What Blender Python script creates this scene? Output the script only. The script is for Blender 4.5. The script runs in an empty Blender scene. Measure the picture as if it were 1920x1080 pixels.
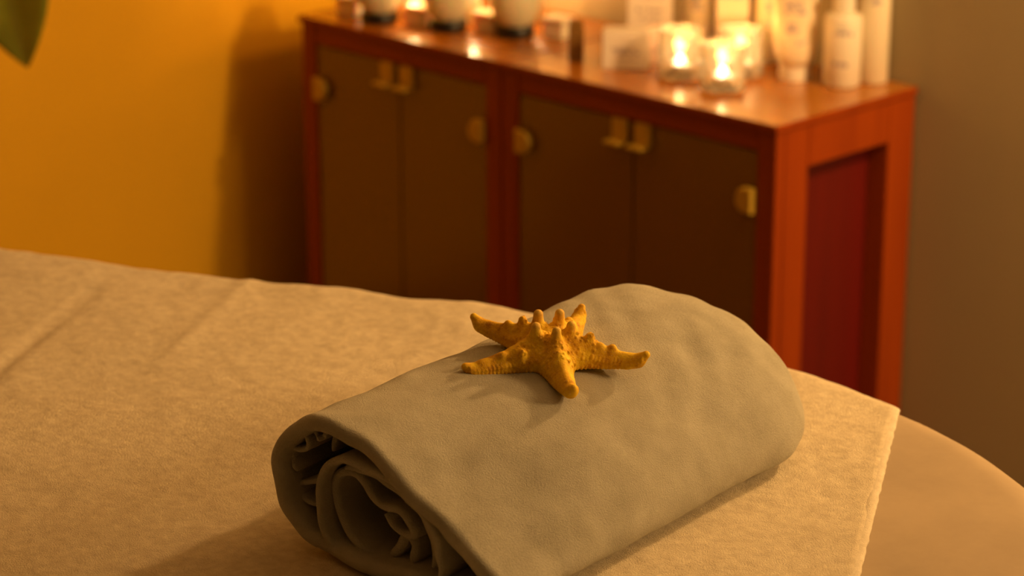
import bpy, bmesh, math, random
import numpy as np
from mathutils import Vector, Matrix, noise

random.seed(4)
S = bpy.context.scene
COL = S.collection

# ------------------------------------------------------------------ camera, world, lights, exposure
cam_d = bpy.data.cameras.new('camera')
cam = bpy.data.objects.new('camera', cam_d)
COL.objects.link(cam)
cam.location = (2.8328, -3.5064, 1.934)
cam.rotation_euler = (math.radians(90 - 18.281), 0, math.radians(44.806))
cam_d.sensor_width = 36
cam_d.lens = 5000 / 1920 * 36
cam_d.clip_start = .05
cam_d.dof.use_dof = True
cam_d.dof.focus_distance = 2.60
cam_d.dof.aperture_fstop = 4.9
S.camera = cam

w = bpy.data.worlds.new('world')
S.world = w
w.use_nodes = True
w.node_tree.nodes['Background'].inputs[0].default_value = (1, .44, .10, 1)
w.node_tree.nodes['Background'].inputs[1].default_value = .032

def lamp(name, kind, loc, energy, color, size=.1, target=None, **kw):
    d = bpy.data.lights.new(name, kind)
    d.energy = energy
    d.color = color
    if kind == 'AREA':
        d.shape = 'DISK'
        d.size = size
    else:
        d.shadow_soft_size = size
    for k, v in kw.items():
        setattr(d, k, v)
    o = bpy.data.objects.new(name, d)
    COL.objects.link(o)
    o.location = loc
    if target is not None:
        o.rotation_euler = (Vector(target) - Vector(loc)).to_track_quat('-Z', 'Y').to_euler()
    return o

lamp('wall_lamp', 'POINT', (1.26, .14, 1.84), 96, (1, .565, .205), .045)
lamp('side_lamp', 'AREA', (2.9, .06, 2.0), 46, (1, .565, .21), .6, (.9, -1.0, .8))

vs = S.view_settings
vs.view_transform = 'Standard'
vs.look = 'None'
vs.gamma = 1
vs.exposure = 0
vs.use_curve_mapping = False
S.cycles.use_denoising = True
S.cycles.max_bounces = 8
S.cycles.transmission_bounces = 10
S.cycles.transparent_max_bounces = 12

# ------------------------------------------------------------------ helpers
def link(o, parent=None):
    COL.objects.link(o)
    if parent is not None:
        o.parent = parent
    return o

def tag(o, label=None, cat=None, group=None, kind=None):
    if label: o['label'] = label
    if cat: o['category'] = cat
    if group: o['group'] = group
    if kind: o['kind'] = kind
    return o

def empty(name, loc=(0, 0, 0), rz=0, label=None, cat=None, group=None):
    o = bpy.data.objects.new(name, None)
    o.empty_display_size = .05
    o.location = loc
    o.rotation_euler = (0, 0, rz)
    link(o)
    return tag(o, label, cat, group)

def mesh_obj(name, verts, faces, mat, parent=None, smooth=True):
    me = bpy.data.meshes.new(name)
    me.from_pydata([tuple(v) for v in verts], [], faces)
    me.update()
    if smooth:
        me.polygons.foreach_set('use_smooth', [True] * len(me.polygons))
    if mat: me.materials.append(mat)
    o = bpy.data.objects.new(name, me)
    return link(o, parent)

def bm_obj(name, bm, mat, parent=None, smooth=False, angle=None):
    bmesh.ops.recalc_face_normals(bm, faces=bm.faces[:])
    me = bpy.data.meshes.new(name)
    bm.to_mesh(me)
    bm.free()
    if smooth:
        me.polygons.foreach_set('use_smooth', [True] * len(me.polygons))
        if angle: me.set_sharp_from_angle(angle=math.radians(angle))
    if mat: me.materials.append(mat)
    o = bpy.data.objects.new(name, me)
    return link(o, parent)

def add_box(bm, a, b, bev=0.0):
    x0, y0, z0 = a; x1, y1, z1 = b
    r = bmesh.ops.create_cube(bm, size=1, matrix=Matrix.Translation(((x0+x1)/2, (y0+y1)/2, (z0+z1)/2)) @ Matrix.Diagonal((x1-x0, y1-y0, z1-z0, 1)))
    if bev:
        es = list({e for v in r['verts'] for e in v.link_edges})
        bmesh.ops.bevel(bm, geom=es, offset=bev, segments=2, affect='EDGES')

def box(name, a, b, mat, parent=None, bev=.002):
    bm = bmesh.new()
    add_box(bm, a, b, bev)
    return bm_obj(name, bm, mat, parent, True, 40)

def lathe(name, prof, mat, parent=None, loc=(0, 0, 0), seg=48, sx=1, sy=1):
    """prof: list of (r,z); r == 0 at an end closes it."""
    vs_, fs = [], []
    rings = []
    for r, z in prof:
        if r < 1e-6:
            rings.append([len(vs_)]); vs_.append((loc[0], loc[1], loc[2]+z))
        else:
            rings.append(list(range(len(vs_), len(vs_)+seg)))
            for k in range(seg):
                a = 2*math.pi*k/seg
                vs_.append((loc[0]+r*sx*math.cos(a), loc[1]+r*sy*math.sin(a), loc[2]+z))
    for p, q in zip(rings[:-1], rings[1:]):
        for k in range(seg):
            k2 = (k+1) % seg
            if len(p) == 1 and len(q) == 1: continue
            if len(p) == 1: fs.append((p[0], q[k2], q[k]))
            elif len(q) == 1: fs.append((p[k], p[k2], q[0]))
            else: fs.append((p[k], p[k2], q[k2], q[k]))
    o = mesh_obj(name, vs_, fs, mat, parent)
    bm = bmesh.new(); bm.from_mesh(o.data)
    bmesh.ops.recalc_face_normals(bm, faces=bm.faces[:]); bm.to_mesh(o.data); bm.free()
    o.data.set_sharp_from_angle(angle=math.radians(50))
    return o

def catmull(pts, n, closed=False):
    P = np.array(pts, float)
    m = len(P)
    # parametrise by chord length so that samples come out even
    Q = np.vstack([P, P[:1]]) if closed else P
    L = np.r_[0, np.cumsum(np.linalg.norm(np.diff(Q, axis=0), axis=1))]
    s = np.linspace(0, L[-1], n, endpoint=not closed)
    out = []
    for v in s:
        i = min(np.searchsorted(L, v, side='right')-1, len(L)-2)
        t = (v-L[i])/(L[i+1]-L[i])
        g = (lambda k: P[k % m]) if closed else (lambda k: P[min(max(k, 0), m-1)])
        a, b, c, d = g(i-1), g(i), g(i+1), g(i+2)
        out.append(.5*((2*b)+(-a+c)*t+(2*a-5*b+4*c-d)*t*t+(-a+3*b-3*c+d)*t**3))
    return np.array(out)

# ------------------------------------------------------------------ materials
def new_mat(name):
    m = bpy.data.materials.new(name)
    m.use_nodes = True
    nt = m.node_tree
    return m, nt, nt.nodes['Principled BSDF']

def simple(name, col, rough=.6, metal=0, **kw):
    m, nt, p = new_mat(name)
    p.inputs['Base Color'].default_value = (*col, 1)
    p.inputs['Roughness'].default_value = rough
    p.inputs['Metallic'].default_value = metal
    for k, v in kw.items():
        p.inputs[k].default_value = v
    return m

def node(nt, t, **kw):
    n = nt.nodes.new(t)
    for k, v in kw.items():
        if k in n.inputs: n.inputs[k].default_value = v
        else: setattr(n, k, v)
    return n

def ramp(nt, fac, stops):
    r = nt.nodes.new('ShaderNodeValToRGB')
    e = r.color_ramp.elements
    while len(e) > 1: e.remove(e[-1])
    e[0].position, e[0].color = stops[0][0], (*stops[0][1], 1)
    for p, c in stops[1:]:
        x = e.new(p); x.color = (*c, 1)
    nt.links.new(fac, r.inputs[0])
    return r

def mulsocket(nt, a, b, clamp=False):
    n = nt.nodes.new('ShaderNodeMath'); n.operation = 'MULTIPLY'; n.use_clamp = clamp
    nt.links.new(a, n.inputs[0])
    if isinstance(b, (int, float)): n.inputs[1].default_value = b
    else: nt.links.new(b, n.inputs[1])
    return n.outputs[0]

def addsocket(nt, a, b):
    n = nt.nodes.new('ShaderNodeMath'); n.operation = 'ADD'
    nt.links.new(a, n.inputs[0]); nt.links.new(b, n.inputs[1])
    return n.outputs[0]

def cloth(name, c0, c1, layers, dist=.004, strength=1.0, sheen=.25, mott=18, rough=.95):
    """fabric: colour mottling between c0 and c1, bump from (scale, weight, kind) layers"""
    m, nt, p = new_mat(name)
    tc = node(nt, 'ShaderNodeTexCoord')
    n1 = node(nt, 'ShaderNodeTexNoise', Scale=mott, Detail=6.0, Roughness=.65)
    nt.links.new(tc.outputs['Object'], n1.inputs['Vector'])
    r = ramp(nt, n1.outputs['Fac'], [(.35, c0), (.65, c1)])
    nt.links.new(r.outputs[0], p.inputs['Base Color'])
    tot = None
    for sc, wt, kind in layers:
        if kind == 'v':
            t = node(nt, 'ShaderNodeTexVoronoi', Scale=sc, Randomness=1.0)
            out = t.outputs['Distance']
        else:
            t = node(nt, 'ShaderNodeTexNoise', Scale=sc, Detail=3.0, Roughness=.6)
            out = t.outputs['Fac']
        nt.links.new(tc.outputs['Object'], t.inputs['Vector'])
        o = mulsocket(nt, out, wt)
        tot = o if tot is None else addsocket(nt, tot, o)
    b = node(nt, 'ShaderNodeBump', Strength=strength, Distance=dist)
    nt.links.new(tot, b.inputs['Height'])
    nt.links.new(b.outputs[0], p.inputs['Normal'])
    p.inputs['Roughness'].default_value = rough
    p.inputs['Specular IOR Level'].default_value = .1
    p.inputs['Sheen Weight'].default_value = sheen
    p.inputs['Sheen Roughness'].default_value = .5
    p.inputs['Sheen Tint'].default_value = (1, .9, .75, 1)
    return m

def wood(name, dark, light, rough=.3, coat=.0, axis='Z', scale=1.0):
    m, nt, p = new_mat(name)
    tc = node(nt, 'ShaderNodeTexCoord')
    mp = node(nt, 'ShaderNodeMapping')
    s = {'X': (1.2, 22, 22), 'Y': (22, 1.2, 22), 'Z': (22, 22, 1.2)}[axis]
    mp.inputs['Scale'].default_value = tuple(v*scale for v in s)
    nt.links.new(tc.outputs['Object'], mp.inputs['Vector'])
    n = node(nt, 'ShaderNodeTexNoise', Scale=1.0, Detail=6.0, Roughness=.6, Distortion=.4)
    nt.links.new(mp.outputs[0], n.inputs['Vector'])
    r = ramp(nt, n.outputs['Fac'], [(.3, dark), (.7, light)])
    nt.links.new(r.outputs[0], p.inputs['Base Color'])
    p.inputs['Roughness'].default_value = rough
    p.inputs['Coat Weight'].default_value = coat
    p.inputs['Coat Roughness'].default_value = .12
    return m

def paint(name, col, var=.06, rough=.85):
    m, nt, p = new_mat(name)
    tc = node(nt, 'ShaderNodeTexCoord')
    n = node(nt, 'ShaderNodeTexNoise', Scale=3.0, Detail=4.0)
    nt.links.new(tc.outputs['Object'], n.inputs['Vector'])
    r = ramp(nt, n.outputs['Fac'], [(.3, tuple(c*(1-var) for c in col)), (.7, col)])
    nt.links.new(r.outputs[0], p.inputs['Base Color'])
    n2 = node(nt, 'ShaderNodeTexNoise', Scale=160.0, Detail=2.0)
    nt.links.new(tc.outputs['Object'], n2.inputs['Vector'])
    b = node(nt, 'ShaderNodeBump', Strength=.15, Distance=.002)
    nt.links.new(n2.outputs['Fac'], b.inputs['Height'])
    nt.links.new(b.outputs[0], p.inputs['Normal'])
    p.inputs['Roughness'].default_value = rough
    return m

M = {}
M['wall_yellow'] = paint('yellow_wall_paint', (.72, .40, .005))
M['wall_beige'] = paint('beige_wall_paint', (.40, .335, .20))
M['floor'] = wood('floor_wood', (.10, .05, .025), (.17, .09, .045), .4, 0, 'X', .4)
M['ceil'] = paint('ceiling_paint', (.7, .66, .58))
M['base'] = simple('baseboard_paint', (.6, .52, .4), .5)
M['cherry'] = wood('cherry_wood', (.235, .034, .001), (.315, .051, .0015), .5, .0, 'Z')
M['cherry_x'] = wood('cherry_wood_rail', (.235, .034, .001), (.315, .051, .0015), .5, .0, 'X')
M['cherry_top_lit'] = wood('cherry_wood_top_lit', (.36, .12, .006), (.46, .165, .010), .24, .35, 'X')  # same cherry wood, lighter copy: light falling on the top put into the colour
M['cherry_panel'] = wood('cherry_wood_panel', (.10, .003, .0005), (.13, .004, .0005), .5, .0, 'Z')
M['inside'] = wood('cabinet_inside', (.10, .04, .012), (.14, .06, .02), .6, 0, 'X')
for k_ in ('cherry', 'cherry_x'): M[k_].node_tree.nodes['Principled BSDF'].inputs['Specular IOR Level'].default_value = .25
M['brass'] = simple('dull_brass', (.52, .35, .04), .5, .35)
M['towel'] = cloth('cream_terry', (.66, .57, .41), (.84, .75, .56), [(620, .55, 'n'), (1300, .3, 'n'), (110, .35, 'n'), (45, .4, 'n')], .0038, .9, .3, 75)
M['hem'] = cloth('terry_hem', (.66, .59, .45), (.80, .72, .57), [(500, .6, 'n'), (1200, .4, 'n')], .002, .8, .3, 80)
M['sheet'] = cloth('beige_sheet', (.36, .285, .20), (.41, .325, .225), [(1400, .3, 'n'), (60, .2, 'n')], .0008, .5, .1, 9)
M['blanket'] = cloth('taupe_fleece', (.42, .41, .335), (.52, .51, .43), [(460, .5, 'n'), (900, .6, 'n'), (1900, .3, 'n'), (150, .2, 'n')], .0021, 1.0, .35, 26)
M['vinyl'] = simple('table_vinyl', (.35, .25, .17), .5)
M['metal'] = simple('table_steel', (.4, .38, .35), .35, .9)

def glassy(name, col, rough=.02, ior=1.45, bump=0, bscale=60):
    m, nt, p = new_mat(name)
    p.inputs['Base Color'].default_value = (*col, 1)
    p.inputs['Transmission Weight'].default_value = 1
    p.inputs['Roughness'].default_value = rough
    p.inputs['IOR'].default_value = ior
    if bump:
        tc = node(nt, 'ShaderNodeTexCoord')
        v = node(nt, 'ShaderNodeTexVoronoi', Scale=bscale)
        nt.links.new(tc.outputs['Object'], v.inputs['Vector'])
        b = node(nt, 'ShaderNodeBump', Strength=bump, Distance=.003)
        nt.links.new(v.outputs['Distance'], b.inputs['Height'])
        nt.links.new(b.outputs[0], p.inputs['Normal'])
    return m
M['door_glass'] = simple('smoked_brown_glass', (.28, .135, .012), .22, 0, **{'Transmission Weight': .35, 'Coat Weight': .3, 'Coat Roughness': .2})
M['clear_glass'] = glassy('pressed_clear_glass', (1, .95, .84), .07, 1.45, 1.0, 70)
M['clear_glass'].node_tree.nodes['Principled BSDF'].inputs['Transmission Weight'].default_value = .86
M['frost'] = simple('frosted_white_glass', (.85, .78, .6), .45, 0, **{'Transmission Weight': .35, 'Subsurface Weight': .3})
M['black'] = simple('black_base', (.006, .005, .005), .4)
M['wax'] = simple('white_wax', (.9, .82, .66), .5, 0, **{'Subsurface Weight': .5, 'Subsurface Radius': (.02, .01, .004)})
M['tin'] = simple('tealight_tin', (.7, .66, .6), .3, 1)
M['wick'] = simple('wick', (.02, .015, .01), .9)
def flame_mat(name, col, st):
    m, nt, p = new_mat(name)
    p.inputs['Base Color'].default_value = (0, 0, 0, 1)
    p.inputs['Emission Color'].default_value = (*col, 1)
    p.inputs['Emission Strength'].default_value = st
    return m
M['flame'] = flame_mat('candle_flame', (1, .72, .36), 230)

def package(name, col, ink, marks, rough=.45, sss=0):
    """white packaging with flat printed grey marks; marks = [(axis, centre, half, z0, z1)] in object space"""
    m, nt, p = new_mat(name)
    tc = node(nt, 'ShaderNodeTexCoord')
    sep = node(nt, 'ShaderNodeSeparateXYZ')
    nt.links.new(tc.outputs['Object'], sep.inputs[0])
    n = node(nt, 'ShaderNodeTexNoise', Scale=150.0, Detail=2.0)
    mp = node(nt, 'ShaderNodeMapping'); mp.inputs['Scale'].default_value = (1, 1, 1)
    nt.links.new(tc.outputs['Object'], mp.inputs[0]); nt.links.new(mp.outputs[0], n.inputs['Vector'])
    tot = None
    for ax, c, h, z0, z1 in marks:
        def near(sock, c, h):
            s = nt.nodes.new('ShaderNodeMath'); s.operation = 'COMPARE'
            nt.links.new(sock, s.inputs[0]); s.inputs[1].default_value = c; s.inputs[2].default_value = h
            return s.outputs[0]
        a = near(sep.outputs[ax], c, h)
        b = near(sep.outputs['Z'], (z0+z1)/2, (z1-z0)/2)
        k = mulsocket(nt, a, b)
        tot = k if tot is None else addsocket(nt, tot, k)
    g = nt.nodes.new('ShaderNodeMath'); g.operation = 'GREATER_THAN'; g.inputs[1].default_value = .47
    nt.links.new(n.outputs['Fac'], g.inputs[0])
    k = mulsocket(nt, mulsocket(nt, tot, g.outputs[0], True), .8)
    mx = nt.nodes.new('ShaderNodeMix'); mx.data_type = 'RGBA'
    nt.links.new(k, mx.inputs['Factor'])
    mx.inputs['A'].default_value = (*col, 1); mx.inputs['B'].default_value = (*ink, 1)
    nt.links.new(mx.outputs['Result'], p.inputs['Base Color'])
    p.inputs['Roughness'].default_value = rough
    p.inputs['Subsurface Weight'].default_value = sss
    return m

# ------------------------------------------------------------------ room
XL, YB, ZC = -1.47, .405, 2.75
def struct(name, a, b, mat):
    return tag(box(name, a, b, mat, None, 0), kind='structure')
struct('floor', (XL-.1, -5.2, -.1), (4.6, YB+.1, 0), M['floor'])
struct('wall_back', (XL-.1, YB, 0), (4.6, YB+.1, ZC), M['wall_beige'])
struct('wall_left', (XL-.1, -5.2, 0), (XL, YB, ZC), M['wall_yellow'])
struct('ceiling', (XL-.1, -5.2, ZC), (4.6, YB+.1, ZC+.1), M['ceil'])

# ------------------------------------------------------------------ massage table, sheet, towel
E_AX = Vector((.9205, .3907, 0)); N_AX = Vector((.3907, -.9205, 0))
ZT, N0, HW, E0, EA, FR = .878, 2.012, .56, .12, .76, .055
def outline(e, n):
    """signed distance outside the rounded table outline, and the outward direction in (e,n)"""
    dn = n-N0
    de = max(0.0, e-E0)
    a, b = EA-FR, HW-FR
    rho = math.sqrt((de/a)**2+(dn/b)**2)
    if rho < 1e-6: return -1, (0, 1)
    ge, gn = de/(a*a*rho), dn/(b*b*rho)
    g = math.hypot(ge, gn)
    return (rho-1)/g, (ge/g, gn/g)
def bed_surf(e, n, off, drop=.4):
    d, (ge, gn) = outline(e, n)
    if d <= 0:
        return e, n, ZT+off
    be, bn = e-ge*d, n-gn*d
    r = FR+off
    arc = r*math.pi/2
    if d < arc:
        th = d/r
        return be+ge*r*math.sin(th), bn+gn*r*math.sin(th), ZT-FR+r*math.cos(th)
    return be+ge*r, bn+gn*r, ZT-FR-(d-arc)
def en2w(e, n, z):
    v = E_AX*e+N_AX*n
    return (v.x, v.y, z)
def grid_cloth(name, e_range, n_range, ne, nn, off, disp, mat, parent=None, thick=.006, ehem=None):
    vs_, fs = [], []
    for j in range(nn+1):
        n = n_range[0]+(n_range[1]-n_range[0])*j/nn
        e1 = ehem(n) if ehem else e_range[1]
        for i in range(ne+1):
            e = e_range[0]+(e1-e_range[0])*i/ne
            x, y, z = bed_surf(e, n, off+disp(e, n, e1))
            vs_.append(en2w(x, y, z))
    W = ne+1
    for j in range(nn):
        for i in range(ne):
            a = j*W+i
            fs.append((a, a+W, a+W+1, a+1))
    o = mesh_obj(name, vs_, fs, mat, parent)
    sm = o.modifiers.new('solid', 'SOLIDIFY'); sm.thickness = thick; sm.offset = -1
    bv = None
    return o

tbl = empty('massage_table', en2w(-.1, N0, 0), 0, 'wide padded massage table hidden under beige sheet and cream towel, rounded head end', 'massage table')
def local(o, p):
    o.parent = p
    o.matrix_parent_inverse = Matrix.Translation(p.location).inverted()
    return o
# mattress: outline extruded with rounded upper rim
def table_top(name, zt, h, mat, inset=0):
    pts = []
    for k in range(-40, 41):
        th = math.pi/2*k/40
        pts.append((E0+(EA-FR)*math.cos(th), N0+(HW-FR)*math.sin(th)))
    pts += [(-1.1, N0+HW-FR), (-1.1, N0-HW+FR)]
    nrm = []
    m = len(pts)
    for i in range(m):
        if i == m-2: nrm.append((-.7, .7)); continue
        if i == m-1: nrm.append((-.7, -.7)); continue
        d, g = outline(*pts[i]); nrm.append(g)
    rows = [(FR*math.sin(a)-inset, zt-FR+FR*math.cos(a)) for a in [math.pi/2*q/6 for q in range(7)]]
    rows += [(FR-inset, zt-h)]
    vs_, fs = [], []
    for r, z in rows:
        for (e, n), (ge, gn) in zip(pts, nrm): vs_.append(en2w(e+ge*r, n+gn*r, z))
    for q in range(len(rows)-1):
        for i in range(m):
            a, b = q*m+i, q*m+(i+1) % m
            fs.append((a, b, b+m, a+m))
    fs.append(tuple(range(m))); fs.append(tuple(reversed(range((len(rows)-1)*m, len(rows)*m))))
    o = mesh_obj(name, vs_, fs, mat)
    o.data.set_sharp_from_angle(angle=math.radians(40))
    return o
local(table_top('mattress', ZT-.001, .12, M['vinyl'], .002), tbl)
local(table_top('table_frame', ZT-.122, .05, M['metal'], .05), tbl)
for e, n in ((-.9, 1.65), (-.9, 2.4), (.45, 1.65), (.45, 2.4)):
    p = en2w(e, n, 0)
    local(box('table_leg', (p[0]-.03, p[1]-.03, 0), (p[0]+.03, p[1]+.03, ZT-.172), M['metal'], None, .004), tbl)

def sheet_disp(e, n, e1):
    v = .0022*noise.noise((e*5, n*3, 2.)) + .0012*noise.noise((e*14+n*6, n*9, 5.))
    return max(0, v+.0015)
sheet = grid_cloth('bed_sheet', (.5, 1.15), (N0-HW-.28, N0+HW+.28), 90, 150, .004, sheet_disp, M['sheet'], thick=.002)
tag(sheet, 'smooth beige sheet tucked over the rounded right end of the table', 'sheet')

HEM = lambda n: .607+.162*(n-1.589)
def seg_d(e, n, a, b):
    ax, ay = a; bx, by = b
    t = max(0, min(1, ((e-ax)*(bx-ax)+(n-ay)*(by-ay))/((bx-ax)**2+(by-ay)**2)))
    return math.hypot(e-ax-t*(bx-ax), n-ay-t*(by-ay))
def w2en(x, y):
    return x*E_AX.x+y*E_AX.y, x*N_AX.x+y*N_AX.y
CR = [(w2en(.44, -1.95), w2en(.24, -1.64), -.0035, .010), (w2en(.50, -1.72), w2en(.34, -1.46), .0022, .012),
      (w2en(.72, -1.42), w2en(.45, -1.40), .002, .02), (w2en(1.17, -1.42), w2en(1.27, -1.56), .0012, .006),
      (w2en(1.165, -1.45), w2en(1.25, -1.60), -.0014, .006), (w2en(1.19, -1.40), w2en(1.31, -1.53), -.0012, .006),
      (w2en(1.24, -1.40), w2en(1.335, -1.50), .001, .005)]
def towel_disp(e, n, e1):
    v = .004*noise.noise((e*4.5, n*4.5, 1.)) + .0018*noise.noise((e*13, n*13, 3.)) + .0012*noise.noise((e*34, n*34, 7.))
    v += .008*math.exp(-((e+.02)/.17)**2)*math.exp(-((n-1.46)/.10)**2)*(.6+.8*noise.noise((e*9, 0, 0)))
    for a, b, h, wd in CR:
        d = seg_d(e, n, a, b)
        if d < wd*3: v += h*math.exp(-(d/wd)**2)
    k = e1-e
    if k < .05: v += -.0009*math.exp(-((k-.024)/.003)**2)
    # press down under the roll
    r2 = math.exp(-((e-.42)/.2)**4)*math.exp(-((n-2.0)/.35)**4)
    v *= 1-.6*r2
    return max(.0005, v+.0035)
towel = grid_cloth('towel', (-1.15, .6), (N0-HW-.2, N0+HW+.22), 330, 260, .0085, towel_disp, M['towel'], thick=.005, ehem=lambda n: HEM(n)-.006)
tag(towel, 'large cream terry towel spread over the massage table under the rolled blanket', 'towel')
def hem_disp(e, n, e1): return towel_disp(e, n, e1)+.0006
# stitched hem edge of the towel
hv, hf = [], []
NH = 300
for j in range(NH+1):
    n = N0-HW-.2+(2*HW+.42)*j/NH
    e1 = HEM(n)+.0012*noise.noise((j*.35, 0, 0))
    for k in range(8):
        a = math.pi*2*k/8
        off = .0085+towel_disp(HEM(n)-.012, n, HEM(n)+.2)*.35+.0012
        x, y, z = bed_surf(e1-.005+.0065*math.cos(a), n, off-.0018+.0024*math.sin(a))
        hv.append(en2w(x, y, z))
for j in range(NH):
    for k in range(8):
        a, b = j*8+k, j*8+(k+1) % 8
        hf.append((a, b, b+8, a+8))
mesh_obj('towel_hem', hv, hf, M['hem'], towel)

# ------------------------------------------------------------------ rolled blanket
RA = Vector((-.12, .993, 0)).normalized(); RU = Vector((RA.y, -RA.x, 0)); RN = Vector((1.091, -1.98, 0))
def roll_pt(u, z, t):
    v = RN+RU*u+RA*t
    return (v.x, v.y, z)
NEAR = [(.168, .894), (.196, .904), (.199, .918), (.179, .934), (.148, .955), (.113, .979), (.081, 1.0004), (.053, 1.018), (.021, 1.032), (-.010, 1.036), (-.041, 1.034), (-.0676, 1.0174), (-.0834, .9965), (-.0885, .978), (-.083, .9535), (-.077, .9324), (-.0605, .9107), (-.039, .9007), (-.014, .896), (.02, .893), (.07, .892), (.12, .892)]
MID = [(.168, .893), (.196, .903), (.203, .92), (.197, .94), (.178, .966), (.15, .99), (.115, 1.009), (.075, 1.0235), (.03, 1.032), (-.01, 1.035), (-.045, 1.032), (-.07, 1.016), (-.086, .995), (-.092, .972), (-.088, .945), (-.078, .92), (-.06, .904), (-.035, .897), (-.01, .893), (.03, .892), (.07, .892), (.12, .892)]
NS = 260
secN, secM = catmull(NEAR, NS, True), catmull(MID, NS, True)
def normals2(P, closed=True):
    if closed: d = np.roll(P, -1, 0)-np.roll(P, 1, 0)
    else: d = np.gradient(P, axis=0)
    n = np.c_[d[:, 1], -d[:, 0]]
    return n/np.linalg.norm(n, axis=1)[:, None]
def smooth01(x):
    x = min(1, max(0, x)); return x*x*(3-2*x)
TEND, TCAP = .580, .43
def section(t):
    k = smooth01(t/.22)
    P = secN*(1-k)+secM*k
    g = smooth01((t-.22)/.2)
    P[:, 1] += .009*g*np.clip((P[:, 1]-.93)/.1, 0, 1)
    if t > TCAP:
        q = min(1, (t-TCAP)/(TEND-TCAP))
        s = max(.0, 1-q**2.6)**(1/2.6)
        c = np.array([.055, .962])
        Q = c+(P-c)*np.array([s, s])
        P = Q
    return P
def wrinkle(u, z, t, s01):
    v = .0035*noise.noise((u*9, t*7, z*9)) + .0021*noise.noise((u*26, t*20, z*26+4)) + .0007*noise.noise((u*55, t*45, z*55))
    # soft diagonal ripples over the far crown
    if t > .2:
        k = smooth01((t-.22)/.12)*math.exp(-((z-1.02)/.035)**2)
        v += .0011*k*math.sin((t*1.0+u*.9)*95+3*noise.noise((u*12, t*12, 0)))
    v *= 1-.8*math.exp(-((t-.28)/.09)**2-((u-.04)/.09)**2)*(1 if z > 1 else 0)
    return v
blanket = empty('rolled_blanket', roll_pt(.05, .892, .28), 0, 'thick taupe fleece blanket rolled up on the cream towel, starfish on top', 'blanket')
TH = .0085
rows = []
for t in np.linspace(.30, .012, 26): rows.append((t, -2*TH))
for ph in np.linspace(math.pi, 0, 11): rows.append((TH-TH*math.sin(ph)*1.0, -TH+TH*math.cos(ph)))
for t in np.linspace(.012, TCAP, 90): rows.append((t, 0))
for q in np.linspace(0, math.pi/2, 34)[1:]: rows.append((TCAP+(TEND-TCAP)*math.sin(q), 0))
vs_, fs = [], []
for t, off in rows:
    P = section(max(t, 0)); nr = normals2(P)
    for i in range(NS):
        u, z = P[i]
        wv = wrinkle(u, z, t, i/NS)*(1 if z > .9 else .2)
        endw = .0025*noise.noise((u*30, z*30, 9.))*math.exp(-t/.03)
        p = P[i]+nr[i]*(off+wv+endw)
        vs_.append(roll_pt(p[0], max(p[1], .8905+(.0 if off == 0 else .003)), t+(.006*noise.noise((u*18, z*18, 2.)) if t < .05 else 0)))
for r in range(len(rows)-1):
    for i in range(NS):
        a, b = r*NS+i, r*NS+(i+1) % NS
        fs.append((a, b, b+NS, a+NS))
local(mesh_obj('outer_wrap', vs_, fs, M['blanket']), blanket)

def layer(name, pts, thick, t0, t1, wob=.003, tilt=0, seed=0, n=None, closed_end=True):
    n = n or max(24, int(len(pts)*9))
    P = catmull(pts, n)
    nr = normals2(P, False)
    r = thick/2
    rws = [(t, -r) for t in np.linspace(t1, t0+r*1.2, 14)]
    rws += [(t0+r-r*math.sin(ph), r*math.cos(ph)) for ph in np.linspace(math.pi, 0, 9)]
    rws += [(t, r) for t in np.linspace(t0+r*1.2, t1, 14)]
    V, F = [], []
    for q, (t, off) in enumerate(rws):
        for i in range(n):
            s = i/(n-1)
            taper = min(1, .35+6*min(s, 1-s))
            tt = t+tilt*s
            wv = wob*noise.noise((P[i][0]*28+seed, P[i][1]*28, t*16+seed)) + wob*.8*noise.noise((s*5, seed*3.1, t*9))*(1-math.exp(-max(0, t-t0)/.03))
            p = P[i]+nr[i]*(off*taper+wv)
            V.append(roll_pt(p[0], max(p[1], .8945), tt+.004*noise.noise((s*6, seed, 0))))
    for q in range(len(rws)-1):
        for i in range(n-1):
            a = q*n+i
            F.append((a, a+1, a+n+1, a+n))
    # close the two long edges
    m = len(rws)
    for i in (0, n-1):
        for q in range(m//2):
            a, b = q*n+i, (q+1)*n+i
            c, d = (m-1-q)*n+i, (m-2-q)*n+i
            if len({a, b, c, d}) == 4: F.append((a, b, d, c))
    return local(mesh_obj(name, V, F, M['blanket']), blanket)

in1 = [(.11, .903), (0.1172, 0.9199), (0.1150, 0.9356), (0.1106, 0.9532), (0.0979, 0.9698), (0.0791, 0.9862), (0.053, 0.9950), (0.0286, 1.0000), (0.008, 1.0025), (-0.0067, .9990), (-0.0210, 0.9886), (-0.0292, 0.9721), (-0.031, 0.9494), (-0.0280, 0.9271), (-0.0170, 0.9097), (0.0050, 0.9005), (0.0293, 0.8978), (.06, .897), (.09, .898)]
in1b = [(.098, .915), (.101, .935), (.096, .953), (.084, .967), (.066, .977), (.044, .985), (.024, .990), (.006, .9915), (-.007, .986)]
in2 = [(0.075, 0.902), (0.0511, 0.9025), (0.0366, 0.9029), (0.0181, 0.9080), (0.0015, 0.9163), (-0.0105, 0.9267), (-0.0190, 0.9403), (-0.0228, 0.9547), (-0.0208, 0.9708), (-0.0114, 0.9810), (0.0033, 0.9834), (0.0146, 0.9776), (0.0257, 0.9669), (0.04, 0.9613), (0.0584, 0.9603), (0.0674, 0.9517), (0.0727, 0.9413), (0.0621, 0.9381), (0.0488, 0.9417), (0.0409, 0.9531)]
in3 = [(0.0366, 0.9029), (0.0504, 0.9183), (0.063, 0.9345), (0.0683, 0.9227), (0.0679, 0.9068)]
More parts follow.
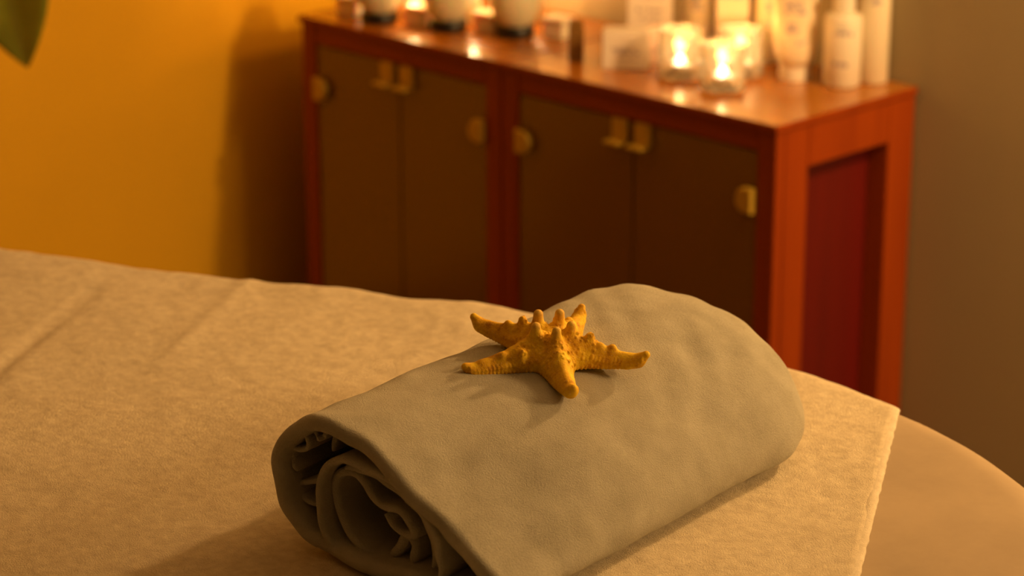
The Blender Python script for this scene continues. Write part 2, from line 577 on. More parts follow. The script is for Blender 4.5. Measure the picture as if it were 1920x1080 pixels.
in4 = [(0.0114, 0.9759), (0.0169, 0.9638), (0.0263, 0.9493), (0.0385, 0.9372), (0.0435, 0.9304), (0.0569, 0.9337)]
c1 = [(-0.0545, 1.014), (-0.0504, 1.0049), (-0.0522, 0.9977), (-0.0609, 0.9931), (-0.0706, 0.9919), (-0.0724, 0.9846), (-0.0679, 0.978), (-0.0638, 0.9713)]
c2 = [(-0.0279, 1.026), (-0.0309, 1.0203), (-0.0368, 1.0116), (-0.0438, 1.0126), (-0.0455, 1.0205)]
c3 = [(-0.0362, 0.9658), (-0.0513, 0.9613), (-0.0643, 0.9565), (-0.0720, 0.9509), (-0.0687, 0.9442), (-0.0552, 0.939), (-0.0371, 0.9363)]
c4 = [(0.0085, 1.0200), (0.0208, 1.0165), (0.033, 1.0134), (0.0411, 1.0081), (0.0492, 1.0056), (0.0563, 1.004)]
c5 = [(-0.0285, .9964), (-0.025, 1.0109), (-0.0143, 1.0187), (0.0005, 1.0209), (0.0200, 1.0137), (.035, 1.006)]
out2 = [(-.03, 1.024), (-0.0037, 1.0239), (0.021, 1.0203), (0.0473, 1.0065), (0.0723, .9915), (0.0892, 0.980), (0.1049, 0.9683), (0.1265, 0.9517), (0.148, 0.9366), (0.1643, 0.9231), (.178, .908)]
layer('folded_layer', out2, .010, .006, .30, .0012, 0, 1)
layer('inner_roll', in1, .0080, .001, .30, .002, 0, 2)
layer('inner_roll', in1b, .017, .014, .28, .002, 0, 3)
layer('inner_fold', in2, .009, .014, .26, .003, 0, 4)
layer('inner_fold', in3, .010, .020, .2, .003, 0, 5)
layer('inner_fold', in4, .009, .034, .2, .003, 0, 6)
layer('crumpled_fold', c1, .0055, .010, .12, .003, 0, 7)
layer('crumpled_fold', c2, .0055, .014, .12, .003, 0, 8)
layer('crumpled_fold', c3, .0055, .016, .10, .003, 0, 9)
layer('crumpled_fold', c4, .0055, .014, .12, .003, 0, 10)
layer('crumpled_fold', c5, .008, .022, .12, .003, 0, 11)
# the mass of cloth deep inside the roll
plug = catmull(MID, 60, True); cc = np.array([.055, .956]); plug = cc+(plug-cc)*.86
V = []
for k, (t, s) in enumerate([(.16, .05), (.14, .5), (.15, .85), (.19, .98), (.29, .99)]):
    for p in plug:
        q = cc+(p-cc)*s
        V.append(roll_pt(q[0], max(q[1], .896), t+.03*noise.noise((q[0]*20, q[1]*20, 0))))
F = [tuple(range(60))]
for k in range(4):
    for i in range(60):
        a, b = k*60+i, k*60+(i+1) % 60
        F.append((a, b, b+60, a+60))
F.append(tuple(reversed(range(240, 300))))
local(mesh_obj('blanket_core', V, F, M['blanket']), blanket)

# ------------------------------------------------------------------ starfish: a blended distance field turned into one mesh
def surface_nets(D, org, h):
    nx, ny, nz = D.shape
    neg = D < 0
    c = np.zeros((nx-1, ny-1, nz-1), np.int8)
    for a in (0, 1):
        for b in (0, 1):
            for d in (0, 1):
                c += neg[a:nx-1+a, b:ny-1+b, d:nz-1+d]
    act = (c > 0) & (c < 8)
    idx = -np.ones(act.shape, np.int64)
    I = np.argwhere(act)
    idx[act] = np.arange(len(I))
    pos = np.zeros((len(I), 3)); cnt = np.zeros(len(I))
    cor = [(a, b, d) for a in (0, 1) for b in (0, 1) for d in (0, 1)]
    val = {k: D[I[:, 0]+k[0], I[:, 1]+k[1], I[:, 2]+k[2]] for k in cor}
    for k in cor:
        for ax in range(3):
            if k[ax] == 0:
                k2 = list(k); k2[ax] = 1; k2 = tuple(k2)
                v0, v1 = val[k], val[k2]
                m = (v0 < 0) != (v1 < 0)
                tt = np.where(m, v0/(v0-v1+1e-20), 0)
                p = np.array(k, float)[None].repeat(len(I), 0); p[:, ax] = tt
                pos[m] += p[m]; cnt[m] += 1
    V = (I+pos/cnt[:, None])*h+np.array(org)
    F = []
    for ax in range(3):
        o1, o2 = [(1, 2), (2, 0), (0, 1)][ax]
        sl0 = [slice(None)]*3; sl1 = [slice(None)]*3
        sl0[ax] = slice(0, -1); sl1[ax] = slice(1, None)
        n0, n1 = neg[tuple(sl0)], neg[tuple(sl1)]
        ch = np.argwhere(n0 != n1)
        ok = (ch[:, o1] > 0) & (ch[:, o2] > 0) & (ch[:, o1] < D.shape[o1]-1) & (ch[:, o2] < D.shape[o2]-1)
        ch = ch[ok]
        fl = n0[ch[:, 0], ch[:, 1], ch[:, 2]]
        d1 = np.zeros(3, int); d1[o1] = 1
        d2 = np.zeros(3, int); d2[o2] = 1
        q = [idx[tuple(x.T)] for x in (ch-d1-d2, ch-d2, ch, ch-d1)]
        Q = np.stack(q, 1)
        Q[~fl] = Q[~fl][:, ::-1]
        F.append(Q)
    return V, np.vstack(F)

def star_mesh():
    h = .00085
    org = np.array([-.112, -.112, -.010]); dim = np.array([.224, .224, .068])
    n = (dim/h).astype(int)
    xs = [org[k]+h*np.arange(n[k]) for k in range(3)]
    D = np.full(tuple(n), .05, np.float32)
    def smin(a, b, k):
        hh = np.clip(k-np.abs(a-b), 0, None)/k
        return np.minimum(a, b)-hh*hh*k*.25
    def prim(p0, p1, r0, r1, k, zs=1.0, sub=False):
        p0, p1 = np.array(p0, float), np.array(p1, float)
        m = max(r0, r1)+k*1.2+.002
        lo, hi = np.minimum(p0, p1)-m, np.maximum(p0, p1)+m
        i0 = np.clip(((lo-org)/h).astype(int), 0, n-1); i1 = np.clip(((hi-org)/h).astype(int)+2, 1, n)
        sl = tuple(slice(a, b) for a, b in zip(i0, i1))
        X = xs[0][sl[0]][:, None, None]; Y = xs[1][sl[1]][None, :, None]; Z = xs[2][sl[2]][None, None, :]
        d = p1-p0; L2 = max(d@d, 1e-12)
        t = np.clip(((X-p0[0])*d[0]+(Y-p0[1])*d[1]+(Z-p0[2])*d[2])/L2, 0, 1)
        q = np.sqrt((X-p0[0]-t*d[0])**2+(Y-p0[1]-t*d[1])**2+((Z-p0[2]-t*d[2])*zs)**2)-(r0+(r1-r0)*t)
        if sub: D[sl] = -smin(-D[sl], q.astype(np.float32), k)
        else: D[sl] = smin(D[sl], q.astype(np.float32), k)
    rnd = random.Random(11)
    # central hill
    prim((0, 0, .006), (0, 0, .019), .026, .014, .01)
    arms = STAR_ARMS
    for ai, (ang, L, lift, bend, knobs) in enumerate(arms):
        a = math.radians(ang)
        def P(r, side=0, z=0):
            aa = a+bend*(r/.09)**2
            return (r*math.cos(aa)-side*math.sin(aa), r*math.sin(aa)+side*math.cos(aa), z)
        sk = [(0, .008, .022), (.022, .008, .0180), (.040, .007, .0122), (.058, .0065, .0092), (L*.80, .0070+lift*.2, .0070), (L*.92, .0092+lift*.6, .0058), (L, .0160+lift, .0040)]
        for (r0, z0, w0), (r1, z1, w1) in zip(sk[:-1], sk[1:]):
            prim(P(r0, 0, z0), P(r1, 0, z1), w0, w1, .007)
        # raised ridge along the arm
        prim(P(.016, 0, .028), P(.042, 0, .0185), .0065, .0040, .010)
        prim(P(.042, 0, .0185), P(L*.82, 0, .0130), .0040, .0025, .007)
        for kr, side, kz, kh, rr in knobs:
            prim(P(kr, side, kz-.004), P(kr*1.02, side*1.05, kz+kh), rr*1.35, rr*.90, .007)
            prim(P(kr*1.02, side*1.05, kz+kh*.4), P(kr*1.02, side*1.05, kz+kh), rr*1.0, rr*.86, .003)
        # rows of small plates low on both sides and upper granules
        r = .024
        while r < L*.97:
            f = r/L
            hw = np.interp(r, [q[0] for q in sk], [q[2] for q in sk])
            zc = np.interp(r, [q[0] for q in sk], [q[1] for q in sk])
            for sd in (-1, 1):
                prim(P(r, sd*(hw*1.04+.0006), zc-hw*.36), P(r+.0004, sd*(hw*1.05+.0005), zc-hw*.20), .0021-.0006*f, .0017-.0003*f, .0013)
                prim(P(r, sd*(hw*.98+.0004), zc+hw*.36), P(r+.0006, sd*hw*.80, zc+hw*.68), .0013, .0010, .0016)
            r += .0044-.0008*f
    # granules over the upper side
    for k in range(420):
        a = rnd.uniform(0, 2*math.pi); r = .045*math.sqrt(rnd.random())
        x, y = r*math.cos(a), r*math.sin(a)
        i, j = int((x-org[0])/h), int((y-org[1])/h)
        colz = D[i, j, :]
        nz = np.where(colz < 0)[0]
        if len(nz) == 0: continue
        z = org[2]+h*nz[-1]
        if z > .038: continue
        prim((x, y, z-.0006), (x, y, z+.0002), .0013, .0010, .0012)
    # flat underside, slightly hollow
    Z = xs[2][None, None, :]
    R2 = np.sqrt(xs[0][:, None]**2+xs[1][None, :]**2)[:, :, None]
    floor_ = (.0012 - Z + .0*R2).astype(np.float32)
    D[:] = -smin(-D, -floor_, .003)
    return surface_nets(D, org, h)

STAR_ARMS = [  # angle, length, tip lift, sideways bend, knobs (distance, side, base z, height, radius)
    (33, .095, .003, -.05, [(.018, 0, .029, .0125, .0043), (.037, .001, .020, .0110, .0036), (.048, -.001, .0170, .0050, .0028), (.060, .001, .015, .0060, .0030)]),
    (105, .082, .006, .0, [(.018, 0, .030, .0145, .0046), (.030, .007, .021, .0090, .0028), (.046, 0, .018, .0055, .0028)]),
    (177, .093, .002, .12, [(.0185, 0, .030, .0150, .0047), (.037, 0, .021, .0105, .0038), (.053, .001, .0165, .0055, .0030)]),
    (249, .094, -.005, -.08, [(.019, 0, .029, .0135, .0046), (.040, .010, .015, .0080, .0032), (.056, .003, .014, .0055, .0028)]),
    (319, .086, .000, .05, [(.018, 0, .029, .0140, .0043), (.034, 0, .022, .0015, .0035)]),
]
sv, sf = star_mesh()

ms, nt, p = new_mat('starfish_skin')
tc = node(nt, 'ShaderNodeTexCoord')
n1 = node(nt, 'ShaderNodeTexNoise', Scale=55.0, Detail=6.0, Roughness=.75)
nt.links.new(tc.outputs['Object'], n1.inputs['Vector'])
r1 = ramp(nt, n1.outputs['Fac'], [(.34, (.50, .22, .006)), (.46, (.82, .47, .010)), (.62, (.95, .66, .020))])
n3 = node(nt, 'ShaderNodeTexNoise', Scale=520.0, Detail=2.0)
nt.links.new(tc.outputs['Object'], n3.inputs['Vector'])
r3 = ramp(nt, n3.outputs['Fac'], [(.56, (0, 0, 0)), (.72, (1, 1, 1))])
sep = node(nt, 'ShaderNodeSeparateXYZ'); nt.links.new(tc.outputs['Object'], sep.inputs[0])
rz = node(nt, 'ShaderNodeMapRange'); rz.inputs['From Min'].default_value = .036; rz.inputs['From Max'].default_value = .048
nt.links.new(sep.outputs['Z'], rz.inputs['Value'])
mx = nt.nodes.new('ShaderNodeMix'); mx.data_type = 'RGBA'
nt.links.new(mulsocket(nt, rz.outputs[0], .55, True), mx.inputs['Factor'])
nt.links.new(r1.outputs[0], mx.inputs['A']); mx.inputs['B'].default_value = (.82, .58, .16, 1)
mx2 = nt.nodes.new('ShaderNodeMix'); mx2.data_type = 'RGBA'
nt.links.new(mulsocket(nt, r3.outputs[0], .35), mx2.inputs['Factor'])
nt.links.new(mx.outputs['Result'], mx2.inputs['A']); mx2.inputs['B'].default_value = (.80, .56, .20, 1)
nt.links.new(mx2.outputs['Result'], p.inputs['Base Color'])
bmp = node(nt, 'ShaderNodeBump', Strength=.8, Distance=.0010)
n4 = node(nt, 'ShaderNodeTexNoise', Scale=620.0, Detail=4.0, Roughness=.7); nt.links.new(tc.outputs['Object'], n4.inputs['Vector'])
nt.links.new(n4.outputs['Fac'], bmp.inputs['Height']); nt.links.new(bmp.outputs[0], p.inputs['Normal'])
p.inputs['Roughness'].default_value = .72
p.inputs['Specular IOR Level'].default_value = .3
M['star'] = ms
star = mesh_obj('starfish', sv, [tuple(int(i) for i in q) for q in sf], ms)
# the star leans with the blanket: tilt about the roll's axis, then turned
tu, ta = math.radians(8), math.radians(-5)
nn = (RU*math.sin(tu)+RA*math.sin(ta)+Vector((0, 0, 1))).normalized()
sx = (RU-nn*RU.dot(nn)).normalized(); sy = nn.cross(sx)
SP = Vector((1.0970, -1.7050, 1.0315))
star.matrix_world = Matrix(((sx.x, sy.x, nn.x, SP.x), (sx.y, sy.y, nn.y, SP.y), (sx.z, sy.z, nn.z, SP.z), (0, 0, 0, 1)))
tag(star, 'knobbly orange yellow dried starfish with five curled arms on rolled blanket', 'starfish')

# ------------------------------------------------------------------ cabinets
H = .75
def rbox(name, a, b, mat, root, bev=.0015):
    o = box(name, tuple(Vector(a)-root.location), tuple(Vector(b)-root.location), mat, root, bev)
    return o
def d_plate(root_door, x, z, flip, loc0):
    """D-shaped brass hinge plate standing proud of the glass; flat side towards the stile"""
    bm = bmesh.new()
    prof = []
    wd, ht = .042, .047
    for k in range(13):
        a = -math.pi/2+math.pi*k/12
        prof.append((wd*.42+wd*.5*math.cos(a)*1.0, ht/2*math.sin(a)))
    prof = [(0, -ht/2)]+prof+[(0, ht/2)]
    y0, y1 = -.014, -.002
    rings = []
    for y, s in ((y1, 1), (y0+.003, 1), (y0, .88)):
        rings.append([bm.verts.new((x+flip*((px_-wd*.45)*s+wd*.45)-loc0.x, y-loc0.y, z+pz*s-loc0.z)) for px_, pz in prof])
    m = len(prof)
    for q in range(2):
        for i in range(m):
            bm.faces.new((rings[q][i], rings[q][(i+1) % m], rings[q+1][(i+1) % m], rings[q+1][i]))
    bm.faces.new(rings[0]); bm.faces.new(rings[2])
    return bm_obj('hinge_plate', bm, M['brass'], root_door, True, 40)

def cabinet(x0, x1, label, first):
    root = empty('glass_door_cabinet', ((x0+x1)/2, .2, 0), 0, label, 'cabinet')
    T = .054; SW = .042; g = .0012
    a, b = x0+g, x1-g
    ta, tb = a-(.006 if first else 0), b+(0 if first else .006)
    slab = rbox('cabinet_top', (ta, -.007, H-.014), (tb, .4, H-.0008), M['cherry_x'], root, .002)
    rbox('top_lit_skin', (ta+.0025, -.0045, H-.0007), (tb-.0025, .3985, H), M['cherry_top_lit'], root, 0).parent = slab  # added thin skin carrying the lit-top colour, not a separate veneer
    slab.location = (0, 0, 0)
    # front frame
    rbox('front_stile', (a, 0, .05), (a+SW, .024, H-.0145), M['cherry'], root)
    rbox('front_stile', (b-SW, 0, .05), (b, .024, H-.0145), M['cherry'], root)
    rbox('top_rail', (a+SW, .001, H-T), (b-SW, .024, H-.0145), M['cherry_x'], root)
    rbox('bottom_rail', (a+SW, .001, .05), (b-SW, .024, .09), M['cherry_x'], root)
    rbox('plinth', (a+.01, .03, 0), (b-.01, .39, .0495), M['cherry_x'], root)
    rbox('back_panel', (a+.05, .385, .05), (b-.05, .395, H-.015), M['inside'], root)
    rbox('cabinet_floor', (a+.055, .026, .09), (b-.055, .384, .105), M['inside'], root)
    rbox('shelf', (a+.055, .05, .40), (b-.055, .384, .418), M['inside'], root)
    for side in (0, 1):     # end frames: posts, rails and a sunk panel
        def sx_(d0, d1): return (a+d0, a+d1) if side == 0 else (b-d1, b-d0)
        p0, p1 = sx_(0, .046)
        rbox('end_post', (p0, .0245, .05), (p1, .09, H-.0145), M['cherry'], root)
        rbox('end_post', (p0, .324, .05), (p1, .4, H-.0145), M['cherry'], root)
        rbox('end_rail', (p0, .0905, H-.093), (p1, .3235, H-.0145), M['cherry'], root)
        rbox('end_rail', (p0, .0905, .05), (p1, .3235, .11), M['cherry'], root)
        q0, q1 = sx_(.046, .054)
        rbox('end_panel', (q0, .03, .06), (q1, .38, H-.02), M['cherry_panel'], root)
    xm = (x0+x1)/2
    L, R = a+SW+.002, b-SW-.002
    for (d0, d1, hx, fl, kx) in ((L, xm-.0015, a+SW+.001, 1, xm-.030), (xm+.0015, R, b-SW-.001, -1, xm+.026)):
        door = rbox('glass_door', (d0, .004, .094), (d1, .010, H-T-.003), M['door_glass'], root, .001)
        door.location = (0, 0, 0)
        hz = H-.146
        for z in (hz, .135):
            d_plate(door, hx, z, fl, root.location)
        # handle clip: plate on the glass top edge with a lip bent forward
        bm = bmesh.new()
        l = root.location
        add_box(bm, (kx-.019-l.x, -.006-l.y, H-.096-l.z), (kx+.019-l.x, .0035-l.y, H-.055-l.z), .002)
        add_box(bm, (kx-.019-l.x, -.030-l.y, H-.100-l.z), (kx+.019-l.x, -.002-l.y, H-.094-l.z), .002)
        bm_obj('door_handle', bm, M['brass'], door, True, 40)
    return root
cabinet(-1.26, -.677, 'cherry wood cabinet with smoked glass doors, the left one by the yellow wall', True)
cabinet(-.677, 0, 'cherry wood cabinet with smoked glass doors, the right one with open end frame', False)

# ------------------------------------------------------------------ things on the cabinet tops
Z0 = H
def flame(parent, loc, r=.0042, hgt=.016, energy=0, cname='candle_light'):
    pr = [(0, 0), (r*.6, hgt*.10), (r, hgt*.30), (r*.85, hgt*.5), (r*.4, hgt*.78), (0, hgt)]
    f = lathe('flame', pr, M['flame'], parent, loc, 16)
    return f
def candle_light(x, y, z, e, size=.012):
    lamp('candle_light', 'POINT', (x, y, z), e, (1, .43, .09), size)

def glass_tealight(x, y, R, hgt, label):
    root = empty('tealight_holder', (x, y, Z0), 0, label, 'candle holder', 'glass tealight holders on the cabinet')
    t = .0045
    pr = [(0, 0), (R-.006, 0), (R-.002, .002), (R, .008), (R, hgt-.003), (R-.001, hgt), (R-t+.001, hgt), (R-t, hgt-.003), (R-t, .016), (R-t-.008, .012), (0, .012)]
    lathe('glass_cup', pr, M['clear_glass'], root)
    can = lathe('tealight_cup', [(0, .0125), (.0185, .0125), (.019, .013), (.019, .027), (.0183, .027), (.0183, .0235), (0, .0235)], M['tin'], root)
    lathe('wax', [(0, .0236), (.018, .0236), (.018, .0242), (0, .0240)], M['wax'], can)
    flame(root, (0, 0, .0262), .0095, .017)
    candle_light(x, y, Z0+.056, .09)
    candle_light(x, y, Z0+hgt+.012, .4)
glass_tealight(-.354, .145, .042, .092, 'clear glass tealight holder, left of the lit three')
glass_tealight(-.236, .128, .042, .086, 'clear glass tealight holder, frontmost of the lit three')
glass_tealight(-.283, .235, .042, .090, 'clear glass tealight holder, rearmost of the lit three')

# three rounded frosted vessels on black bases, row from left to right
def vessel(x, y, label):
    root = empty('frosted_vessel', (x, y, Z0), 0, label, 'vase', 'frosted white vessels on black bases')
    lathe('black_base', [(0, 0), (.037, 0), (.038, .002), (.038, .020), (.036, .0222), (0, .0222)], M['black'], root)
    pr = [(0, .0195), (.030, .0195), (.040, .032), (.047, .052), (.0485, .072), (.045, .094), (.036, .110), (.031, .114), (.028, .114), (.033, .108), (.042, .092), (.0455, .072), (.044, .053), (.037, .034), (.028, .0235), (0, .0235)]
    pr = [(r_, z_+.003) for r_, z_ in pr]
    lathe('vessel_body', pr, M['frost'], root)
vessel(-1.098, .070, 'rounded frosted white vessel on black base, leftmost of three')
vessel(-.948, .119, 'rounded frosted white vessel on black base, middle of three')
vessel(-.814, .174, 'rounded frosted white vessel on black base, rightmost of three')
def pillar(x, y, hgt, R, label, e):
    root = empty('pillar_candle', (x, y, Z0), 0, label, 'candle', 'lit pillar candles behind the frosted vessels')
    lathe('wax', [(0, 0), (R-.001, 0), (R, .001), (R, hgt-.003), (R-.003, hgt), (R*.6, hgt-.004), (0, hgt-.006)], M['wax'], root)
    lathe('wick', [(0, hgt-.006), (.0008, hgt-.006), (.0008, hgt+.006), (0, hgt+.006)], M['wick'], root, seg=8)
    flame(root, (0, 0, hgt+.003), .0055, .022)
    candle_light(x, y, Z0+hgt+.05, e)
pillar(-1.085, .150, .058, .020, 'lit cream pillar candle behind the leftmost frosted vessel', 1.7)
pillar(-.955, .190, .062, .020, 'lit cream pillar candle behind the middle frosted vessel', 1.3)
pillar(-.880, .292, .078, .020, 'lit cream pillar candle behind the rightmost frosted vessel', 1.0)

def pk(name, col=(.80, .74, .64), ink=(.22, .19, .22), marks=(), **kw):
    return package(name, col, ink, list(marks), **kw)
M['small_box'] = pk('small_box_card', (.86, .72, .58), (.25, .12, .05), [('X', 0, .03, .030, .034)], sss=.5)
def small_box(x, y, label, s=1):
    root = empty('small_carton', (x, y, Z0), math.radians(8), label, 'box', 'small cream cartons between the frosted vessels')
    bm = bmesh.new(); add_box(bm, (-.024*s, -.020*s, 0), (.024*s, .020*s, .028*s), .0015)
    bm_obj('carton', bm, M['small_box'], root, True, 40)
    bm = bmesh.new(); add_box(bm, (-.0255*s, -.0215*s, .0285*s), (.0255*s, .0215*s, .040*s), .0015)
    bm_obj('lid', bm, M['small_box'], root, True, 40)
small_box(-1.185, .072, 'small cream lidded carton beside the leftmost frosted vessel, near the wall')
small_box(-1.020, .108, 'small cream lidded carton between left and middle frosted vessels')
small_box(-.878, .164, 'small cream lidded carton between middle and right frosted vessels')
small_box(-.748, .228, 'small cream lidded carton right of the rightmost frosted vessel')

def carton(name, x, y, rz, sx_, sy_, hz, label, marks, z=Z0, col=(.78, .72, .66), group=None):
    root = empty(name, (x, y, z), math.radians(rz), label, 'box', group)
    m = pk(name+'_card', col, (.30, .26, .30), marks)
    bm = bmesh.new(); add_box(bm, (-sx_/2, -sy_/2, 0), (sx_/2, sy_/2, hz), .0012)
    bm_obj('carton_body', bm, m, root, True, 40)
    fl = bmesh.new(); add_box(fl, (-sx_/2+.002, -sy_/2+.002, hz), (sx_/2-.002, sy_/2-.002, hz+.0012), .0004)
    bm_obj('top_flap', fl, m, root, True, 40)
carton('cosmetics_carton', -.480, .135, 40, .088, .050, .072, 'low wide white cosmetics carton standing in front of the taller ones', [('X', 0, .026, .028, .042), ('X', .004, .018, .018, .021)])
carton('cosmetics_carton', -.560, .290, 40, .086, .050, .170, 'tall white cosmetics carton behind the low wide carton', [('X', 0, .028, .075, .082), ('X', 0, .024, .098, .102), ('X', 0, .02, .06, .066)])
carton('cosmetics_carton', -.463, .205, 40, .034, .034, .070, 'narrow pale pink carton between the low carton and the glass holders', [('X', 0, .006, .02, .045)], col=(.80, .62, .55))
carton('cosmetics_carton', -.385, .330, 40, .062, .046, .200, 'tall pale pink carton standing behind the glass tealight holders', [('X', 0, .018, .12, .13)], col=(.84, .68, .55))
M['amber'] = simple('dark_amber_plastic', (.22, .11, .02), .5)
def vial(x, y):
    root = empty('dark_vial', (x, y, Z0), 0, 'small dark brown square vial left of the low white carton', 'bottle')
    bm = bmesh.new(); add_box(bm, (-.0145, -.0115, 0), (.0145, .0115, .066), .002)
    o = bm_obj('vial_body', bm, M['amber'], root, True, 40); o.rotation_euler = (0, 0, math.radians(44))
    bm = bmesh.new(); add_box(bm, (-.013, -.010, .0665), (.013, .010, .078), .002)
    o = bm_obj('cap', bm, M['amber'], root, True, 40); o.rotation_euler = (0, 0, math.radians(44))
vial(-.585, .108)

def bottle(x, y, R, hb, kind, label, mark, col=(.84, .78, .66), rz=40, cap=None):
    root = empty('cosmetics_bottle', (x, y, Z0), math.radians(rz), label, 'bottle', 'white cosmetics bottles')
    m = package('bottle_plastic', col, (.32, .27, .34), mark, .35, .15)
    c2 = cap or simple('bottle_cap_plastic', (.86, .80, .68), .35)
    if kind == 'pump':
        pr = [(0, 0), (R-.003, 0), (R, .003), (R, hb-.010), (R-.003, hb-.003), (R*.62, hb), (R*.5, hb+.002), (R*.5, hb+.004), (0, hb+.004)]
        lathe('bottle_body', pr, m, root)
        lathe('pump_collar', [(0, hb+.0045), (R*.58, hb+.0045), (R*.58, hb+.030), (R*.50, hb+.032), (0, hb+.032)], c2, root)
        bm = bmesh.new()
        add_box(bm, (-.007, -.030, hb+.046), (.007, .010, hb+.056), .003)
        add_box(bm, (-.004, -.004, hb+.0325), (.004, .004, hb+.046), .001)
        bm_obj('pump_head', bm, c2, root, True, 40)
    elif kind == 'tall':
        pr = [(0, 0), (R-.003, 0), (R, .003), (R, hb-.012), (R*.8, hb-.002), (R*.45, hb), (R*.45, hb+.004), (0, hb+.004)]
        lathe('bottle_body', pr, m, root)
        lathe('bottle_cap', [(0, hb+.0045), (R*.6, hb+.0045), (R*.6, hb+.030), (R*.55, hb+.032), (0, hb+.032)], c2, root)
    else:   # tube standing on its cap, body flattening towards the crimped end
        ch = .030
        lathe('tube_cap', [(0, 0), (R*.74, 0), (R*.76, .002), (R*.76, ch), (0, ch)], c2, root)
        seg, V, F = 40, [], []
        rows = 14
        for q in range(rows+1):
            s = q/rows; z = ch+.0005+(hb-ch)*s
            rx = R*(.84+.2*min(1, s*6))*(1+.08*s); ry = R*(.84+.2*min(1, s*6))*(1-s**1.4)+.0012
            for k in range(seg):
                a = 2*math.pi*k/seg
                V.append((rx*math.cos(a), ry*math.sin(a), z))
        for q in range(rows):
            for k in range(seg):
                a, b = q*seg+k, q*seg+(k+1) % seg
                F.append((a, b, b+seg, a+seg))
        F.append(tuple(reversed(range(seg)))); F.append(tuple(range(rows*seg, (rows+1)*seg)))
        mesh_obj('tube_body', V, F, m, root)
bottle(-.104, .310, .0345, .135, 'pump', 'white pump bottle standing in front at the right end of the cabinet', [('X', 0, .020, .098, .108), ('X', 0, .012, .112, .115), ('X', -.004, .014, .040, .050)])
bottle(-.078, .368, .0290, .210, 'tall', 'tall cream bottle against the wall behind the pump bottle', [('X', 0, .010, .150, .162)], col=(.84, .74, .56))
bottle(-.195, .285, .0380, .200, 'tube', 'large cream tube standing on its cap, rightward of the candles', [('X', -.006, .014, .092, .11), ('X', .01, .012, .07, .08), ('X', .0, .02, .125, .15)], col=(.86, .72, .52))
bottle(-.468, .330, .0290, .190, 'tall', 'white bottle with purple emblem behind the left tealight holder', [('X', -.004, .011, .085, .120)], col=(.84, .76, .62))
bottle(-.318, .352, .0230, .190, 'tall', 'slim cream bottle behind the rearmost tealight holder', [('X', 0, .008, .1, .12)], col=(.82, .70, .48))

# ------------------------------------------------------------------ plant, one leaf hanging into view
def leaf_mat():
    m, nt, p = new_mat('leaf_green')
    tc = node(nt, 'ShaderNodeTexCoord')
    n = node(nt, 'ShaderNodeTexNoise', Scale=9.0, Detail=3.0)
    nt.links.new(tc.outputs['Object'], n.inputs['Vector'])
    r = ramp(nt, n.outputs['Fac'], [(.3, (.10, .15, .010)), (.7, (.19, .25, .016))])
    nt.links.new(r.outputs[0], p.inputs['Base Color'])
    p.inputs['Roughness'].default_value = .45
    p.inputs['Subsurface Weight'].default_value = .1
    return m
M['leaf'] = leaf_mat()
M['stem'] = simple('plant_stem', (.16, .12, .04), .7)
M['pot'] = simple('clay_pot', (.30, .12, .05), .7)
M['soil'] = simple('soil', (.03, .02, .012), .95)
PX, PY = -1.22, -1.02
plant = empty('potted_plant', (PX, PY, 0), 0, 'tall potted plant beside the yellow wall, one broad green leaf hanging into view', 'plant')
lathe('pot', [(0, 0), (.11, 0), (.15, .24), (.158, .24), (.158, .27), (.146, .27), (.14, .235), (0, .23)], M['pot'], plant)
lathe('soil', [(0, .2305), (.139, .2355), (.139, .2365), (0, .2385)], M['soil'], plant)
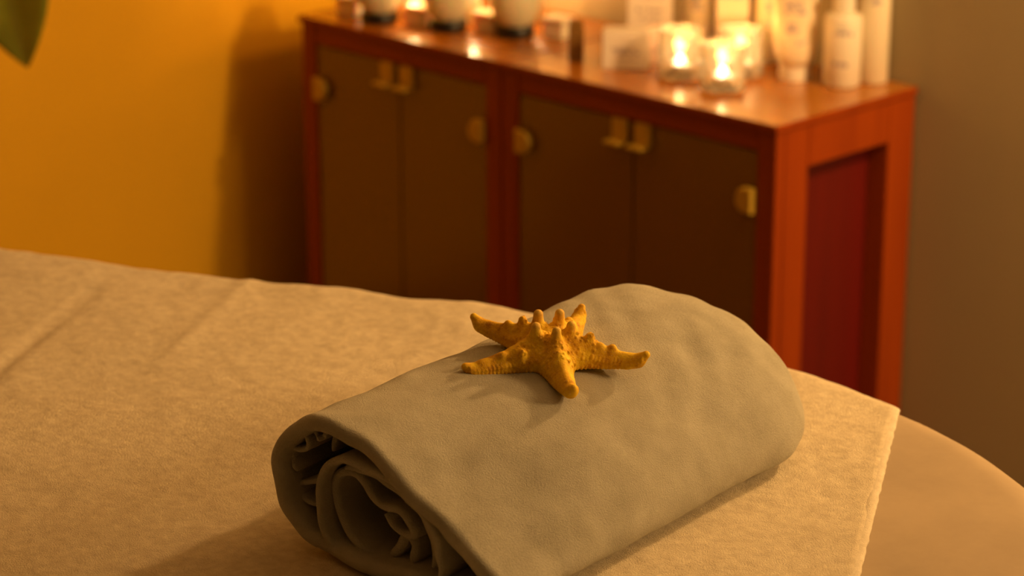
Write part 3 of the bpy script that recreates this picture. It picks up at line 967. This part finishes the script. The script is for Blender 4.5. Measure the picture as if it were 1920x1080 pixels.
def tube(name, pts, r0, r1, mat, parent, seg=8, n=24):
    P = catmull(pts, n)
    V, F = [], []
    for i in range(n):
        d = Vector(P[min(i+1, n-1)]-P[max(i-1, 0)]).normalized()
        a = d.cross(Vector((0, 1, .01))).normalized(); b = d.cross(a)
        r = r0+(r1-r0)*i/(n-1)
        for k in range(seg):
            q = Vector(P[i])+a*r*math.cos(2*math.pi*k/seg)+b*r*math.sin(2*math.pi*k/seg)
            V.append(tuple(q))
    for i in range(n-1):
        for k in range(seg):
            a, b = i*seg+k, i*seg+(k+1) % seg
            F.append((a, b, b+seg, a+seg))
    F.append(tuple(reversed(range(seg)))); F.append(tuple(range((n-1)*seg, n*seg)))
    return mesh_obj(name, V, F, mat, parent)
tube('stem', [(0, 0, .237), (.01, .01, .6), (-.01, .02, 1.0), (.0, .03, 1.35)], .014, .008, M['stem'], plant)
def leaf(base, tip, width, face, droop=.03, parent=None):
    """a broad pointed leaf from base to tip, its blade facing 'face'"""
    B, T = Vector(base), Vector(tip)
    d = (T-B); L = d.length; d.normalize()
    side = d.cross(Vector(face)).normalized(); nrm = side.cross(d).normalized()
    V, F = [], []
    NL, NW = 22, 8
    for i in range(NL+1):
        s = i/NL
        wd = width/2*(math.sin(math.pi*min(1, s**.80))**.85) if 0 < s < 1 else .001
        c = B+d*(L*s)+nrm*(droop*math.sin(math.pi*s))
        for j in range(NW+1):
            t = -1+2*j/NW
            V.append(tuple(c+side*(wd*t)+nrm*(abs(t)*wd*.22)))
    W = NW+1
    for i in range(NL):
        for j in range(NW):
            a = i*W+j
            F.append((a, a+1, a+W+1, a+W))
    o = mesh_obj('leaf', V, F, M['leaf'], parent)
    sm = o.modifiers.new('solid', 'SOLIDIFY'); sm.thickness = .0015
    rib = tube('midrib', [tuple(B+d*(L*s)+nrm*(droop*math.sin(math.pi*s)-.0005)) for s in (0, .25, .5, .75, .97)], .003, .0008, M['stem'], o, 6, 14)
    return o
face = (.7, -.66, .2)
tipw = Vector((-1.166, -.743, .782))      # leaf tip in the room
PL = Vector((PX, PY, 0))
tipl = tipw-PL
basel = tipl+Vector((-.045, -.045, .34))
leaf(tuple(basel), tuple(tipl), .175, face, .02, plant)
tube('petiole', [(-.005, .02, 1.02), (.0, .08, 1.14), tuple(basel+Vector((-.01, -.04, .05))), tuple(basel)], .004, .003, M['stem'], plant)
for k in range(7):
    a = 2.4*k+1.0
    z = 1.02+.05*k
    rr = .24
    if abs(math.sin(a)) > 2: continue
    leaf((.01*math.cos(a), .02+.01*math.sin(a), z), (rr*math.cos(a)*.9-.02, rr*math.sin(a)-.12, z+.14-.02*k), .11, (0.1, 0, 1), .03, plant)
